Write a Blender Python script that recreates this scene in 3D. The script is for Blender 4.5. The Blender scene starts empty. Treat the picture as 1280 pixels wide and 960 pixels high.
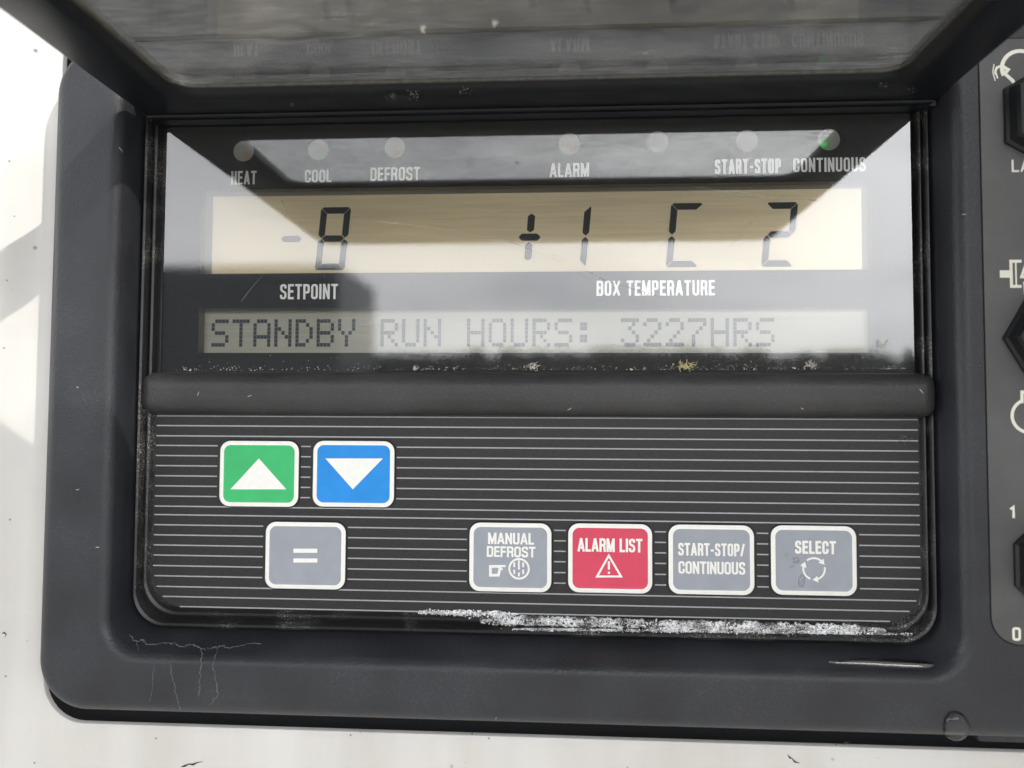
import bpy, math, random
from mathutils import Vector, Matrix
from mathutils.bvhtree import BVHTree
random.seed(7)
C = bpy.context.scene.collection
U = 0.0002                       # one layout unit = 0.2 mm
F, D = 950.0, 947.0              # focal length and camera distance in layout units

# ------------------------------------------------------------------ camera
_u = Vector((110, 21380, -950)).normalized()
_x = Vector((15440, 40, 950)).normalized()
_x = (_x - _u * _x.dot(_u)).normalized()
_o = _x.cross(_u).normalized()
M = Matrix((_x, -_o, _u))        # camera -> world
cam_d = bpy.data.cameras.new('camera')
cam = bpy.data.objects.new('camera', cam_d); C.objects.link(cam)
cam.matrix_world = Matrix.Translation((0, -D * U, 0)) @ M.to_4x4()
cam_d.sensor_width = 36; cam_d.lens = F / 1280 * 36
cam_d.clip_start = 0.005; cam_d.clip_end = 2000
cam_d.dof.use_dof = True; cam_d.dof.focus_distance = 940 * U; cam_d.dof.aperture_fstop = 8.5
bpy.context.scene.camera = cam

# ------------------------------------------------------------------ sun and sky
SUN = Vector((1.29, -1.0, 1.43)).normalized()
sd = bpy.data.lights.new('sun', 'SUN'); so = bpy.data.objects.new('sun', sd); C.objects.link(so)
sd.energy = 4.6; sd.angle = math.radians(0.53); sd.color = (1.0, 0.95, 0.87)
so.rotation_euler = SUN.to_track_quat('Z', 'Y').to_euler()
so.location = (2, -2, 3)
w = bpy.data.worlds.new('World'); bpy.context.scene.world = w; w.use_nodes = True
nt = w.node_tree; nt.nodes.clear()
def N(nt, t, **k):
    n = nt.nodes.new(t)
    for a, b in k.items():
        if a.startswith('i_'):
            n.inputs[a[2:].replace('_', ' ')].default_value = b
        else: setattr(n, a, b)
    return n
def L(nt, a, b): nt.links.new(a, b)
out = N(nt, 'ShaderNodeOutputWorld'); bg = N(nt, 'ShaderNodeBackground'); bg.inputs[1].default_value = 0.1
sky = N(nt, 'ShaderNodeTexSky'); sky.sky_type = 'NISHITA'; sky.sun_disc = False
sky.sun_elevation = math.asin(SUN.z); sky.sun_rotation = math.atan2(SUN.x, SUN.y)
tc = N(nt, 'ShaderNodeTexCoord')
mp = N(nt, 'ShaderNodeMapping'); mp.inputs['Scale'].default_value = (1, 1, 2.6); mp.inputs['Location'].default_value = (.35, .2, .1)
cn = N(nt, 'ShaderNodeTexNoise'); cn.inputs['Scale'].default_value = 2.6; cn.inputs['Detail'].default_value = 7
cr = N(nt, 'ShaderNodeMapRange'); cr.inputs[1].default_value = .25; cr.inputs[2].default_value = .58; cr.inputs[3].default_value = .5
vd = N(nt, 'ShaderNodeVectorMath', operation='DOT_PRODUCT'); vd.inputs[1].default_value = SUN
gl = N(nt, 'ShaderNodeMath', operation='POWER'); gm = N(nt, 'ShaderNodeMath', operation='MAXIMUM'); gm.inputs[1].default_value = 0
gl.inputs[1].default_value = 5
ga = N(nt, 'ShaderNodeMath', operation='MULTIPLY_ADD'); ga.inputs[1].default_value = 42; ga.inputs[2].default_value = 29
cc = N(nt, 'ShaderNodeVectorMath', operation='SCALE'); cc.inputs[0].default_value = (.97, .98, 1.0)
mx = N(nt, 'ShaderNodeMixRGB')
L(nt, tc.outputs['Generated'], mp.inputs[0]); L(nt, mp.outputs[0], cn.inputs['Vector']); L(nt, cn.outputs['Fac'], cr.inputs[0])
L(nt, tc.outputs['Generated'], vd.inputs[0]); L(nt, vd.outputs['Value'], gm.inputs[0]); L(nt, gm.outputs[0], gl.inputs[0])
L(nt, gl.outputs[0], ga.inputs[0]); L(nt, ga.outputs[0], cc.inputs['Scale'])
L(nt, cr.outputs[0], mx.inputs[0]); L(nt, sky.outputs[0], mx.inputs[1]); L(nt, cc.outputs[0], mx.inputs[2])
# bright haze low in the sky, a darker cloud deck overhead
sx = N(nt, 'ShaderNodeSeparateXYZ'); L(nt, tc.outputs['Generated'], sx.inputs[0])
zr = N(nt, 'ShaderNodeMapRange'); zr.interpolation_type = 'SMOOTHSTEP'
zr.inputs[1].default_value = .32; zr.inputs[2].default_value = .46; zr.inputs[3].default_value = 2.1; zr.inputs[4].default_value = .14
L(nt, sx.outputs['Z'], zr.inputs[0])
zs = N(nt, 'ShaderNodeVectorMath', operation='SCALE'); L(nt, mx.outputs[0], zs.inputs[0]); L(nt, zr.outputs[0], zs.inputs['Scale'])
L(nt, zs.outputs[0], bg.inputs[0]); L(nt, bg.outputs[0], out.inputs[0])
vs = bpy.context.scene.view_settings
vs.view_transform = 'Standard'; vs.look = 'None'; vs.exposure = -0.55; vs.gamma = 1.0
bpy.context.scene.cycles.max_bounces = 10; bpy.context.scene.cycles.transparent_max_bounces = 16
bpy.context.scene.cycles.use_denoising = True

# ------------------------------------------------------------------ helpers
def ray(px, py): return (M @ Vector(((px - 640) / F, -(py - 480) / F, -1)))
def P(px, py, h=0.0):            # photo pixel -> (x, z) on the plane h units in front of the keypad
    d = ray(px, py); t = (D - h) / d.y
    return (d.x * t, d.z * t)
def rect(l, r, t, b, h):
    ym, xm = (t + b) / 2, (l + r) / 2
    return (P(l, ym, h)[0], P(r, ym, h)[0], P(xm, b, h)[1], P(xm, t, h)[1])
def rr(R, r, n=8):               # rounded rectangle loop; r = one radius or (bl, br, tr, tl)
    x0, x1, z0, z1 = R
    if not isinstance(r, (tuple, list)): r = (r,) * 4
    pts = []
    for (cx, cz, a0, rad) in ((x0, z0, 180, r[0]), (x1, z0, 270, r[1]), (x1, z1, 0, r[2]), (x0, z1, 90, r[3])):
        ox = cx + rad if cx == x0 else cx - rad; oz = cz + rad if cz == z0 else cz - rad
        for i in range(n + 1):
            a = math.radians(a0 + 90 * i / n)
            pts.append((ox + rad * math.cos(a), oz + rad * math.sin(a)))
    return pts
def grow(R, d): return (R[0] - d, R[1] + d, R[2] - d, R[3] + d)
class MB:
    def __init__(s): s.v, s.f, s.m = [], [], []
    def add(s, vs, fs, mi=0):
        b = len(s.v); s.v += [tuple(q) for q in vs]
        s.f += [tuple(b + i for i in f) for f in fs]; s.m += [mi] * len(fs)
    def loft(s, loops, mi=0, cap0=False, cap1=False):   # loops: [(pts, h)] or [[(x,h,z)...]]
        vs = []
        for lp in loops:
            vs += [(x, -lp[1], z) for x, z in lp[0]]
        n = len(loops[0][0]); fs = []
        for k in range(len(loops) - 1):
            for i in range(n):
                j = (i + 1) % n
                fs.append((k * n + i, k * n + j, (k + 1) * n + j, (k + 1) * n + i))
        if cap0: fs.append(tuple(range(n))[::-1])
        if cap1: fs.append(tuple((len(loops) - 1) * n + i for i in range(n)))
        s.add(vs, fs, mi)
    def flat(s, pts, h, mi=0): s.add([(x, -h, z) for x, z in pts], [tuple(range(len(pts)))], mi)
    def prism(s, pts, h0, h1, mi=0, bev=0):
        L_ = [(pts, h0)]
        if bev:
            cx = sum(p[0] for p in pts) / len(pts); cz = sum(p[1] for p in pts) / len(pts)
            q = []
            for x, z in pts:
                d = math.hypot(x - cx, z - cz); q.append((x - (x - cx) / d * bev, z - (z - cz) / d * bev))
            L_ += [(pts, h1 - bev), (q, h1)]
        else: L_.append((pts, h1))
        s.loft(L_, mi, True, True)
    def box(s, x0, x1, y0, y1, z0, z1, mi=0):
        s.add([(x, y, z) for x in (x0, x1) for y in (y0, y1) for z in (z0, z1)],
              [(0, 1, 3, 2), (4, 6, 7, 5), (0, 4, 5, 1), (2, 3, 7, 6), (0, 2, 6, 4), (1, 5, 7, 3)], mi)
    def tube(s, pts, r, mi=0, n=6, closed=False):
        pts = [Vector(p) for p in pts]; k = len(pts); vs = []; fs = []
        rs = r if isinstance(r, (list, tuple)) else [r] * k
        for i, p in enumerate(pts):
            a = pts[i - 1] if (i or closed) else p; b = pts[(i + 1) % k] if (i < k - 1 or closed) else p
            t = (b - a).normalized() if (b - a).length > 1e-9 else Vector((1, 0, 0))
            u = t.orthogonal().normalized() if abs(t.y) > .9 else t.cross(Vector((0, 1, 0))).normalized()
            v_ = t.cross(u)
            for j in range(n):
                c, q = math.cos(2 * math.pi * j / n), math.sin(2 * math.pi * j / n)
                vs.append(p + (u * c + v_ * q) * rs[i])
        for i in range(k if closed else k - 1):
            for j in range(n):
                a, b = i * n, ((i + 1) % k) * n
                fs.append((a + j, a + (j + 1) % n, b + (j + 1) % n, b + j))
        if not closed: fs += [tuple(range(n))[::-1], tuple((k - 1) * n + j for j in range(n))]
        s.add(vs, fs, mi)
    def ribbon(s, pts, t, h, mi=0, closed=False, cap=0.0, clamp=None):   # flat stroke of width t at height h
        pts = [Vector((p[0], p[1])) for p in pts]; k = len(pts)
        if not closed and cap:
            pts[0] = pts[0] + (pts[0] - pts[1]).normalized() * cap
            pts[-1] = pts[-1] + (pts[-1] - pts[-2]).normalized() * cap
        vs = []
        for i, p in enumerate(pts):
            a = pts[i - 1] if (i or closed) else None; b = pts[(i + 1) % k] if (i < k - 1 or closed) else None
            d1 = (p - a).normalized() if a is not None else None; d2 = (b - p).normalized() if b is not None else None
            if d1 is None: d1 = d2
            if d2 is None: d2 = d1
            n1 = Vector((-d1.y, d1.x)); n2 = Vector((-d2.y, d2.x)); n_ = n1 + n2
            n_ = n_.normalized() if n_.length > 1e-6 else n1
            mlen = min(1 / max(.35, n_.dot(n1)), 2.2) * t / 2
            for sg in (1, -1):
                q = p + n_ * mlen * sg
                z = q.y if clamp is None else min(max(q.y, clamp[0]), clamp[1])
                vs.append((q.x, -h, z))
        fs = [(2 * i, 2 * i + 1, 2 * ((i + 1) % k) + 1, 2 * ((i + 1) % k)) for i in range(k if closed else k - 1)]
        s.add(vs, fs, mi)
    def ball(s, c, r, mi=0, nu=8, nv=5, sq=(1, 1, 1)):
        vs = [(c[0], c[1], c[2] + r * sq[2])]; fs = []
        for i in range(1, nv):
            th = math.pi * i / nv
            for j in range(nu):
                ph = 2 * math.pi * j / nu
                vs.append((c[0] + r * sq[0] * math.sin(th) * math.cos(ph), c[1] + r * sq[1] * math.sin(th) * math.sin(ph), c[2] + r * sq[2] * math.cos(th)))
        vs.append((c[0], c[1], c[2] - r * sq[2])); e = len(vs) - 1
        for j in range(nu):
            fs.append((0, 1 + j, 1 + (j + 1) % nu)); b = 1 + (nv - 2) * nu
            fs.append((e, b + (j + 1) % nu, b + j))
            for i in range(nv - 2):
                a = 1 + i * nu
                fs.append((a + j, a + nu + j, a + nu + (j + 1) % nu, a + (j + 1) % nu))
        s.add(vs, fs, mi)
    def bvh(s): return BVHTree.FromPolygons(s.v, s.f)
    def build(s, name, mats, parent=None, smooth=35, origin=None):
        me = bpy.data.meshes.new(name)
        o0 = Vector(origin) if origin is not None else Vector((0, 0, 0))
        me.from_pydata([((Vector(v) - o0) * U) for v in s.v], [], s.f)
        mats = mats if isinstance(mats, (list, tuple)) else [mats]
        for m_ in mats: me.materials.append(m_)
        me.polygons.foreach_set('material_index', s.m)
        import bmesh
        b = bmesh.new(); b.from_mesh(me); bmesh.ops.recalc_face_normals(b, faces=b.faces) if smooth else None
        b.to_mesh(me); b.free()
        if smooth:
            me.polygons.foreach_set('use_smooth', [True] * len(me.polygons)); me.set_sharp_from_angle(angle=math.radians(smooth))
        me.update()
        o = bpy.data.objects.new(name, me); C.objects.link(o)
        o.location = o0 * U
        if parent is not None:
            o.parent = parent
            base = parent.location.copy(); q = parent
            while q.parent is not None: q = q.parent; base += q.location
            o.location = o0 * U - base
        return o
def tag(o, label=None, cat=None, group=None, kind=None):
    if label: o['label'] = label
    if cat: o['category'] = cat
    if group: o['group'] = group
    if kind: o['kind'] = kind
    return o
SURF = []                        # surfaces that small things can be set down on
def cast(px, py, lift=0.0):      # point of the built surface seen at a photo pixel, and its normal
    o = Vector((0, -D, 0)); d = ray(px, py).normalized(); best = None
    for b in SURF:
        hit = b.ray_cast(o, d, 5000)
        if hit[0] is not None and (best is None or hit[3] < best[3]): best = hit
    if best is None:
        x, z = P(px, py, HF); return Vector((x, -HF, z)), Vector((0, -1, 0))
    n = best[1] if best[1].dot(d) < 0 else -best[1]
    return best[0] + n * lift, n

# ------------------------------------------------------------------ materials
def mat(name):
    m = bpy.data.materials.new(name); m.use_nodes = True
    nt = m.node_tree; p = nt.nodes['Principled BSDF']
    return m, nt, p
def noise(nt, scale, detail=4, stretch=None, rough=.5):
    tc = N(nt, 'ShaderNodeTexCoord'); v = tc.outputs['Object']
    if stretch:
        mp = N(nt, 'ShaderNodeMapping'); mp.inputs['Scale'].default_value = stretch
        L(nt, v, mp.inputs[0]); v = mp.outputs[0]
    n = N(nt, 'ShaderNodeTexNoise'); n.inputs['Scale'].default_value = scale; n.inputs['Detail'].default_value = detail; n.inputs['Roughness'].default_value = rough
    L(nt, v, n.inputs['Vector']); return n.outputs['Fac']
def ramp(nt, fac, a, b, ca, cb):
    r = N(nt, 'ShaderNodeMapRange'); r.inputs[1].default_value = a; r.inputs[2].default_value = b
    L(nt, fac, r.inputs[0])
    if isinstance(ca, (tuple, list)):
        m = N(nt, 'ShaderNodeMixRGB'); m.inputs[1].default_value = (*ca, 1); m.inputs[2].default_value = (*cb, 1)
        L(nt, r.outputs[0], m.inputs[0]); return m.outputs[0]
    r.inputs[3].default_value = ca; r.inputs[4].default_value = cb; return r.outputs[0]
def bump(nt, p, fac, strength, dist):
    b = N(nt, 'ShaderNodeBump'); b.inputs['Strength'].default_value = strength; b.inputs['Distance'].default_value = dist
    L(nt, fac, b.inputs['Height']); L(nt, b.outputs[0], p.inputs['Normal']); return b
def simple(name, col, rough=.5, spec=.5, var=.12, vs=900, bmp=0, bs=1500):
    m, nt, p = mat(name)
    f = noise(nt, vs, 5)
    L(nt, ramp(nt, f, .3, .7, tuple(c * (1 - var) for c in col), tuple(min(1, c * (1 + var)) for c in col)), p.inputs['Base Color'])
    p.inputs['Roughness'].default_value = rough; p.inputs['Specular IOR Level'].default_value = spec
    if bmp: bump(nt, p, noise(nt, bs, 2), .5, bmp)
    return m
def plastic(name, col, rough, bmp=3e-5, grain=1400, dust=.3):
    m, nt, p = mat(name)
    big = noise(nt, 60, 6); fine = noise(nt, 3500, 3)
    c1 = ramp(nt, big, .3, .75, tuple(c * .80 for c in col), tuple(c * 1.3 for c in col))
    mx = N(nt, 'ShaderNodeMixRGB'); mx.inputs[2].default_value = (.19, .185, .175, 1)
    a = N(nt, 'ShaderNodeMath', operation='MULTIPLY')
    L(nt, ramp(nt, fine, .57, .72, 0.0, dust), a.inputs[0]); L(nt, ramp(nt, big, .45, .7, .2, 1.0), a.inputs[1])
    L(nt, a.outputs[0], mx.inputs[0]); L(nt, c1, mx.inputs[1]); L(nt, mx.outputs[0], p.inputs['Base Color'])
    L(nt, ramp(nt, big, .3, .7, rough - .06, rough + .06), p.inputs['Roughness'])
    bump(nt, p, noise(nt, grain, 2), .6, bmp)
    p.inputs['Specular IOR Level'].default_value = .4
    return m
m_house = plastic('moulded_black_plastic', (.027, .029, .034), .40, 2.2e-4, 2000)
m_bar = plastic('worn_black_plastic', (.036, .036, .037), .42, 2.6e-4, 1800)
m_cover = plastic('smooth_black_plastic', (.008, .0095, .0125), .36, 8e-6, 1500, .12); m_cover.node_tree.nodes['Principled BSDF'].inputs['Specular IOR Level'].default_value = .28
def white_paint():
    m, nt, p = mat('white_paint_with_chips')
    big = noise(nt, 25, 5)
    base = ramp(nt, big, .3, .7, (.63, .615, .59), (.72, .71, .685))
    stk = N(nt, 'ShaderNodeMixRGB', blend_type='MULTIPLY'); stk.inputs[0].default_value = 1
    L(nt, base, stk.inputs[1]); L(nt, ramp(nt, noise(nt, 70, 6, (1, 1, .09)), .35, .65, (.90, .89, .87), (1, 1, 1)), stk.inputs[2]); base = stk.outputs[0]
    def specks(sc, thr, keep):
        tc = N(nt, 'ShaderNodeTexCoord')
        v = N(nt, 'ShaderNodeTexVoronoi'); v.inputs['Scale'].default_value = sc; L(nt, tc.outputs['Object'], v.inputs['Vector'])
        wn = N(nt, 'ShaderNodeTexWhiteNoise'); L(nt, v.outputs['Position'], wn.inputs['Vector'])
        a = N(nt, 'ShaderNodeMath', operation='LESS_THAN'); a.inputs[1].default_value = keep; L(nt, wn.outputs[0], a.inputs[0])
        mm = N(nt, 'ShaderNodeMath', operation='MULTIPLY'); L(nt, ramp(nt, v.outputs['Distance'], thr, thr * .45, 0.0, 1.0), mm.inputs[0]); L(nt, a.outputs[0], mm.inputs[1])
        return mm.outputs[0]
    s1 = specks(200, .16, .10); s2 = specks(600, .2, .03)
    s = N(nt, 'ShaderNodeMath', operation='MAXIMUM'); L(nt, s1, s.inputs[0]); L(nt, s2, s.inputs[1])
    mx = N(nt, 'ShaderNodeMixRGB'); mx.inputs[2].default_value = (.2, .18, .16, 1)
    L(nt, s.outputs[0], mx.inputs[0]); L(nt, base, mx.inputs[1]); L(nt, mx.outputs[0], p.inputs['Base Color'])
    p.inputs['Roughness'].default_value = .42
    bump(nt, p, noise(nt, 900, 2), .3, 8e-6)
    return m
m_white = white_paint()
m_cavity = simple('black_cavity', (.008, .009, .011), .7, .2)
def rubber():
    m, nt, p = mat('black_rubber_with_residue')
    f = noise(nt, 2600, 3, None, .7); big = noise(nt, 90, 4)
    a = N(nt, 'ShaderNodeMath', operation='MULTIPLY')
    L(nt, ramp(nt, f, .52, .66, 0.0, 1.0), a.inputs[0]); L(nt, ramp(nt, big, .48, .66, .03, .8), a.inputs[1])
    mx = N(nt, 'ShaderNodeMixRGB'); mx.inputs[1].default_value = (.013, .013, .014, 1); mx.inputs[2].default_value = (.5, .49, .45, 1)
    L(nt, a.outputs[0], mx.inputs[0]); L(nt, mx.outputs[0], p.inputs['Base Color'])
    p.inputs['Roughness'].default_value = .36
    bump(nt, p, noise(nt, 1700, 3), .8, 5e-5); return m
m_rubber = rubber()
def clear(name, tint, ior, dust, rough=.02, streak=True, dustcol=(.6, .6, .58), thru=.4):
    m = bpy.data.materials.new(name); m.use_nodes = True; nt = m.node_tree; nt.nodes.clear()
    o = N(nt, 'ShaderNodeOutputMaterial'); tr = N(nt, 'ShaderNodeBsdfTransparent'); tr.inputs[0].default_value = (*tint, 1)
    g = N(nt, 'ShaderNodeBsdfGlossy'); g.inputs['Roughness'].default_value = rough; g.inputs[0].default_value = (1, 1, 1, 1)
    fr = N(nt, 'ShaderNodeFresnel'); fr.inputs[0].default_value = ior
    df = N(nt, 'ShaderNodeBsdfDiffuse'); df.inputs[0].default_value = (*dustcol, 1)
    tl = N(nt, 'ShaderNodeBsdfTranslucent'); tl.inputs[0].default_value = (*dustcol, 1)
    d2 = N(nt, 'ShaderNodeMixShader'); d2.inputs[0].default_value = thru; L(nt, df.outputs[0], d2.inputs[1]); L(nt, tl.outputs[0], d2.inputs[2])
    m0 = N(nt, 'ShaderNodeMixShader'); m1 = N(nt, 'ShaderNodeMixShader')
    big = noise(nt, 45, 5); fine = noise(nt, 900, 4, (.15, 1, 1.6))
    a = N(nt, 'ShaderNodeMath', operation='MULTIPLY'); L(nt, ramp(nt, big, .3, .75, .35 * dust, 1.6 * dust), a.inputs[0]); L(nt, ramp(nt, fine, .35, .7, .55, 1.4), a.inputs[1])
    L(nt, a.outputs[0], m0.inputs[0]); L(nt, tr.outputs[0], m0.inputs[1]); L(nt, d2.outputs[0], m0.inputs[2])
    L(nt, fr.outputs[0], m1.inputs[0]); L(nt, m0.outputs[0], m1.inputs[1]); L(nt, g.outputs[0], m1.inputs[2])
    if streak:
        b = N(nt, 'ShaderNodeBump'); b.inputs['Strength'].default_value = .25; b.inputs['Distance'].default_value = 2e-6
        L(nt, noise(nt, 1200, 3, (.03, 1, 1)), b.inputs['Height']); L(nt, b.outputs[0], g.inputs['Normal'])
    L(nt, m1.outputs[0], o.inputs[0]); return m
m_glass = clear('scratched_display_glass', (.98, .98, .97), 1.98, .010, .04)
m_pane = clear('dusty_clear_plastic', (.95, .955, .95), 1.62, .24, .075)
def water(name, ior, tint):
    m = clear(name, tint, ior, 0.0, .03, False); return m
m_water = water('clear_water', 1.33, (.96, .965, .975)); m_pool = water('pooled_water', 2.3, (.75, .75, .76))
m_mask = simple('black_display_print', (.026, .027, .030), .5, .3, .1, 700)
m_key = simple('black_membrane_film', (.027, .027, .028), .46, .3, .2, 1800, 1.2e-5, 2600)
m_line = simple('grey_printed_line', (.36, .37, .38), .5, .4, .06)
m_print = simple('white_print', (.86, .86, .82), .5, .4, .03)
m_green = simple('green_film', (.05, .47, .16), .42, .35, .09, 130)
m_blue = simple('blue_film', (.018, .26, .72), .42, .35, .09, 130)
m_grey = simple('grey_film', (.32, .345, .39), .42, .35, .07, 130)
m_red = simple('red_film', (.66, .065, .12), .42, .35, .07, 130)
def lcd(name, col, met):
    m, nt, p = mat(name); f = noise(nt, 700, 4, (.05, 1, 1.4))
    L(nt, ramp(nt, f, .3, .7, tuple(c * .9 for c in col), tuple(c * 1.08 for c in col)), p.inputs['Base Color'])
    p.inputs['Roughness'].default_value = .42; p.inputs['Metallic'].default_value = met; return m
m_lcd1 = lcd('tan_lcd', (.90, .78, .53), .32); m_lcd2 = lcd('pale_lcd', (.52, .51, .43), .15)
m_seg = simple('dark_lcd_segment', (.022, .030, .036), .5, .2, .05)
m_dot = simple('grey_lcd_dot', (.085, .10, .115), .5, .2, .05)
m_lcdb = simple('grey_lcd_border', (.32, .315, .29), .6, .2, .05)
m_plate = plastic('grey_black_label_film', (.085, .085, .086), .42, 1.2e-5, 2500, .3)
m_cream = simple('cream_print', (.80, .78, .68), .5, .4, .03)
m_knob = plastic('black_knob_plastic', (.008, .009, .011), .45, 1e-5, 1500, .15)
m_seal = simple('cloudy_clear_edge', (.06, .058, .048), .25, .4, .3, 500)
m_dust = simple('pale_dust', (.72, .70, .63), .8, .2, .1)
m_yel = simple('yellowish_dust', (.70, .63, .34), .8, .2, .1)
m_stain = simple('dried_mineral_stain', (.15, .15, .16), .7, .2, .25, 1500)
m_foam = clear('white_foam', (.93, .94, .95), 1.45, .95, .08, False, (.97, .97, .98), .08)
m_chip = simple('dark_paint_chip', (.06, .055, .05), .8, .2, .2)
def lamp_mat(name, col, k, glow=None):
    m, nt, p = mat(name)
    tc = N(nt, 'ShaderNodeTexCoord'); vm = N(nt, 'ShaderNodeVectorMath', operation='DISTANCE')
    vm.inputs[1].default_value = (-6 * U, 0, -6 * U) if glow else (5 * U, 0, -6 * U)
    L(nt, tc.outputs['Object'], vm.inputs[0])
    f = ramp(nt, vm.outputs['Value'], 10 * U, 2 * U, 0.0, k)
    mx = N(nt, 'ShaderNodeMixRGB'); mx.inputs[1].default_value = (.44, .44, .41, 1); mx.inputs[2].default_value = (*col, 1)
    L(nt, f, mx.inputs[0]); L(nt, mx.outputs[0], p.inputs['Base Color']); p.inputs['Roughness'].default_value = .5
    if glow:
        p.inputs['Emission Color'].default_value = (*col, 1)
        L(nt, ramp(nt, vm.outputs['Value'], 5 * U, 1 * U, 0.0, glow), p.inputs['Emission Strength'])
    return m

# ------------------------------------------------------------------ lettering
def G(w, *strokes): return (w, strokes)
GL = {
 'A': G(.42, [(0, 0), (.19, 1)], [(.42, 0), (.23, 1)], [(.10, .25), (.32, .25)]),
 'B': G(.36, [(0, 0), (0, 1), (.36, 1, .14), (.36, .54, .12), (.05, .54)], [(.05, .53), (.36, .53, .14), (.36, 0, .16), (0.05, 0)]),
 'C': G(.36, [(.36, .74), (.36, 1, .18), (0, 1, .18), (0, 0, .18), (.36, 0, .18), (.36, .26)]),
 'D': G(.36, 'c', [(0, 0), (0, 1), (.36, 1, .18), (.36, 0, .18)]),
 'E': G(.30, [(.30, 1), (0, 1), (0, 0), (.30, 0)], [(.05, .52), (.26, .52)]),
 'F': G(.29, [(.29, 1), (0, 1), (0, 0)], [(.05, .50), (.25, .50)]),
 'H': G(.37, [(0, 0), (0, 1)], [(.37, 0), (.37, 1)], [(0, .52), (.37, .52)]),
 'I': G(.0, [(0, 0), (0, 1)]),
 'L': G(.28, [(0, 1), (0, 0), (.28, 0)]),
 'M': G(.52, [(0, 0), (0, 1)], [(.52, 0), (.52, 1)], [(.03, 1), (.26, .02)], [(.26, .02), (.49, 1)]),
 'N': G(.38, [(0, 0), (0, 1)], [(.38, 0), (.38, 1)], [(.02, 1), (.36, 0)]),
 'O': G(.37, 'c', [(0, 0, .185), (0, 1, .185), (.37, 1, .185), (.37, 0, .185)]),
 'P': G(.35, [(0, 0), (0, 1), (.35, 1, .15), (.35, .44, .15), (0.05, .44)]),
 'R': G(.36, [(0, 0), (0, 1), (.36, 1, .15), (.36, .50, .13), (0.05, .50)], [(.12, .49), (.33, .45, .1), (.36, 0)]),
 'S': G(.36, [(.35, .84), (.35, 1, .17), (.01, 1, .17), (.01, .60, .14), (.36, .42, .14), (.36, 0, .17), (0, 0, .17), (0, .17)]),
 'T': G(.36, [(0, 1), (.36, 1)], [(.18, 1), (.18, 0)]),
 'U': G(.37, [(0, 1), (0, 0, .18), (.37, 0, .18), (.37, 1)]),
 'X': G(.42, [(0, 0), (.42, 1)], [(0, 1), (.42, 0)]),
 '-': G(.16, [(.02, .42), (.14, .42)]), '/': G(.24, [(0, 0), (.24, 1)]),
 '1': G(.16, [(.16, 0), (.16, 1), (.0, .78)]), '0': G(.36, 'c', [(0, 0, .18), (0, 1, .18), (.36, 1, .18), (.36, 0, .18)]),
 ' ': G(.30,)}
def pen(mb, pts, closed, ox, oz, sx, sz, T, h, mi, clamp):
    """one pen stroke with rounded corners, built so that no face folds over another"""
    Q = [Vector((ox + p[0] * sx, oz + p[1] * sz)) for p in pts]; k = len(Q)
    if not closed:
        Q[0] = Q[0] + (Q[0] - Q[1]).normalized() * T / 2; Q[-1] = Q[-1] + (Q[-1] - Q[-2]).normalized() * T / 2
    for e in (0, -1):
        if not closed and abs(pts[e][0] - .05) < .001: Q[e].x = ox + T * .52
    lr = []; nl = lambda d: Vector((-d.y, d.x))
    for i, p in enumerate(pts):
        c = Q[i]
        if not closed and i in (0, k - 1):
            d = (Q[1] - c).normalized() if i == 0 else (c - Q[i - 1]).normalized(); n_ = nl(d) * T / 2; lr.append((c + n_, c - n_)); continue
        a, b = Q[i - 1], Q[(i + 1) % k]; d1 = (c - a).normalized(); d2 = (b - c).normalized()
        n1, n2 = nl(d1), nl(d2); nm = (n1 + n2).normalized(); ml = min(1 / max(.35, nm.dot(n1)), 2.2) * T / 2
        left = d1.cross(d2) > 0; r = 0
        if len(p) > 2: r = min(p[2] * sz, (a - c).length * .5, (b - c).length * .5)
        if r < .2: lr.append((c + nm * ml, c - nm * ml)); continue
        s0, e0 = c - d1 * r, c + d2 * r; inner = c + nm * ml * (1 if left else -1)
        for j in range(7):
            t = j / 6; q = s0 * (1 - t) ** 2 + c * 2 * t * (1 - t) + e0 * t * t
            tg = ((c - s0) * (1 - t) + (e0 - c) * t).normalized(); n_ = nl(tg) * T / 2
            o_ = q + (-n_ if left else n_); i_ = inner if r < T * .75 else q + (n_ if left else -n_)
            lr.append((i_, o_) if left else (o_, i_))
    m_ = len(lr); vs = []
    for q in lr:
        for v in q: vs.append((v.x, -h, min(max(v.y, clamp[0]), clamp[1])))
    fs = []
    for i in range(m_ if closed else m_ - 1):
        j = (i + 1) % m_; f = [2 * i, 2 * i + 1, 2 * j + 1, 2 * j]; g = []
        for q in f:
            if not any((Vector(vs[q]) - Vector(vs[e])).length < 1e-4 for e in g): g.append(q)
        if len(g) > 2: fs.append(tuple(g))
    mb.add(vs, fs, mi)
def text(mb, s, l, r, t, b, h, mi=0, stroke=.17, gap=.10):
    """letters filling the panel area seen between pixels l..r, t..b"""
    x0, x1, z0, z1 = rect(l, r, t, b, h); H = z1 - z0; T = stroke * H
    sz = H - T; gaps = gap * H
    fixed = sum(T if ch != ' ' else 0 for ch in s) + gaps * (len(s) - 1)
    wsum = sum(GL[ch][0] for ch in s)
    k = (x1 - x0 - fixed) / wsum if wsum else 1
    x = x0; lay = 0
    for ch in s:
        g = GL[ch]; w = g[0] * k; closed = False
        if ch == ' ': x += w + gaps; continue
        for st in g[1]:
            if st == 'c': closed = True; continue
            pen(mb, st, closed, x + T / 2, z0 + T / 2, k, sz, T, h + .06 * (lay % 4), mi, (z0, z1)); lay += 1
        x += w + T + gaps
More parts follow.
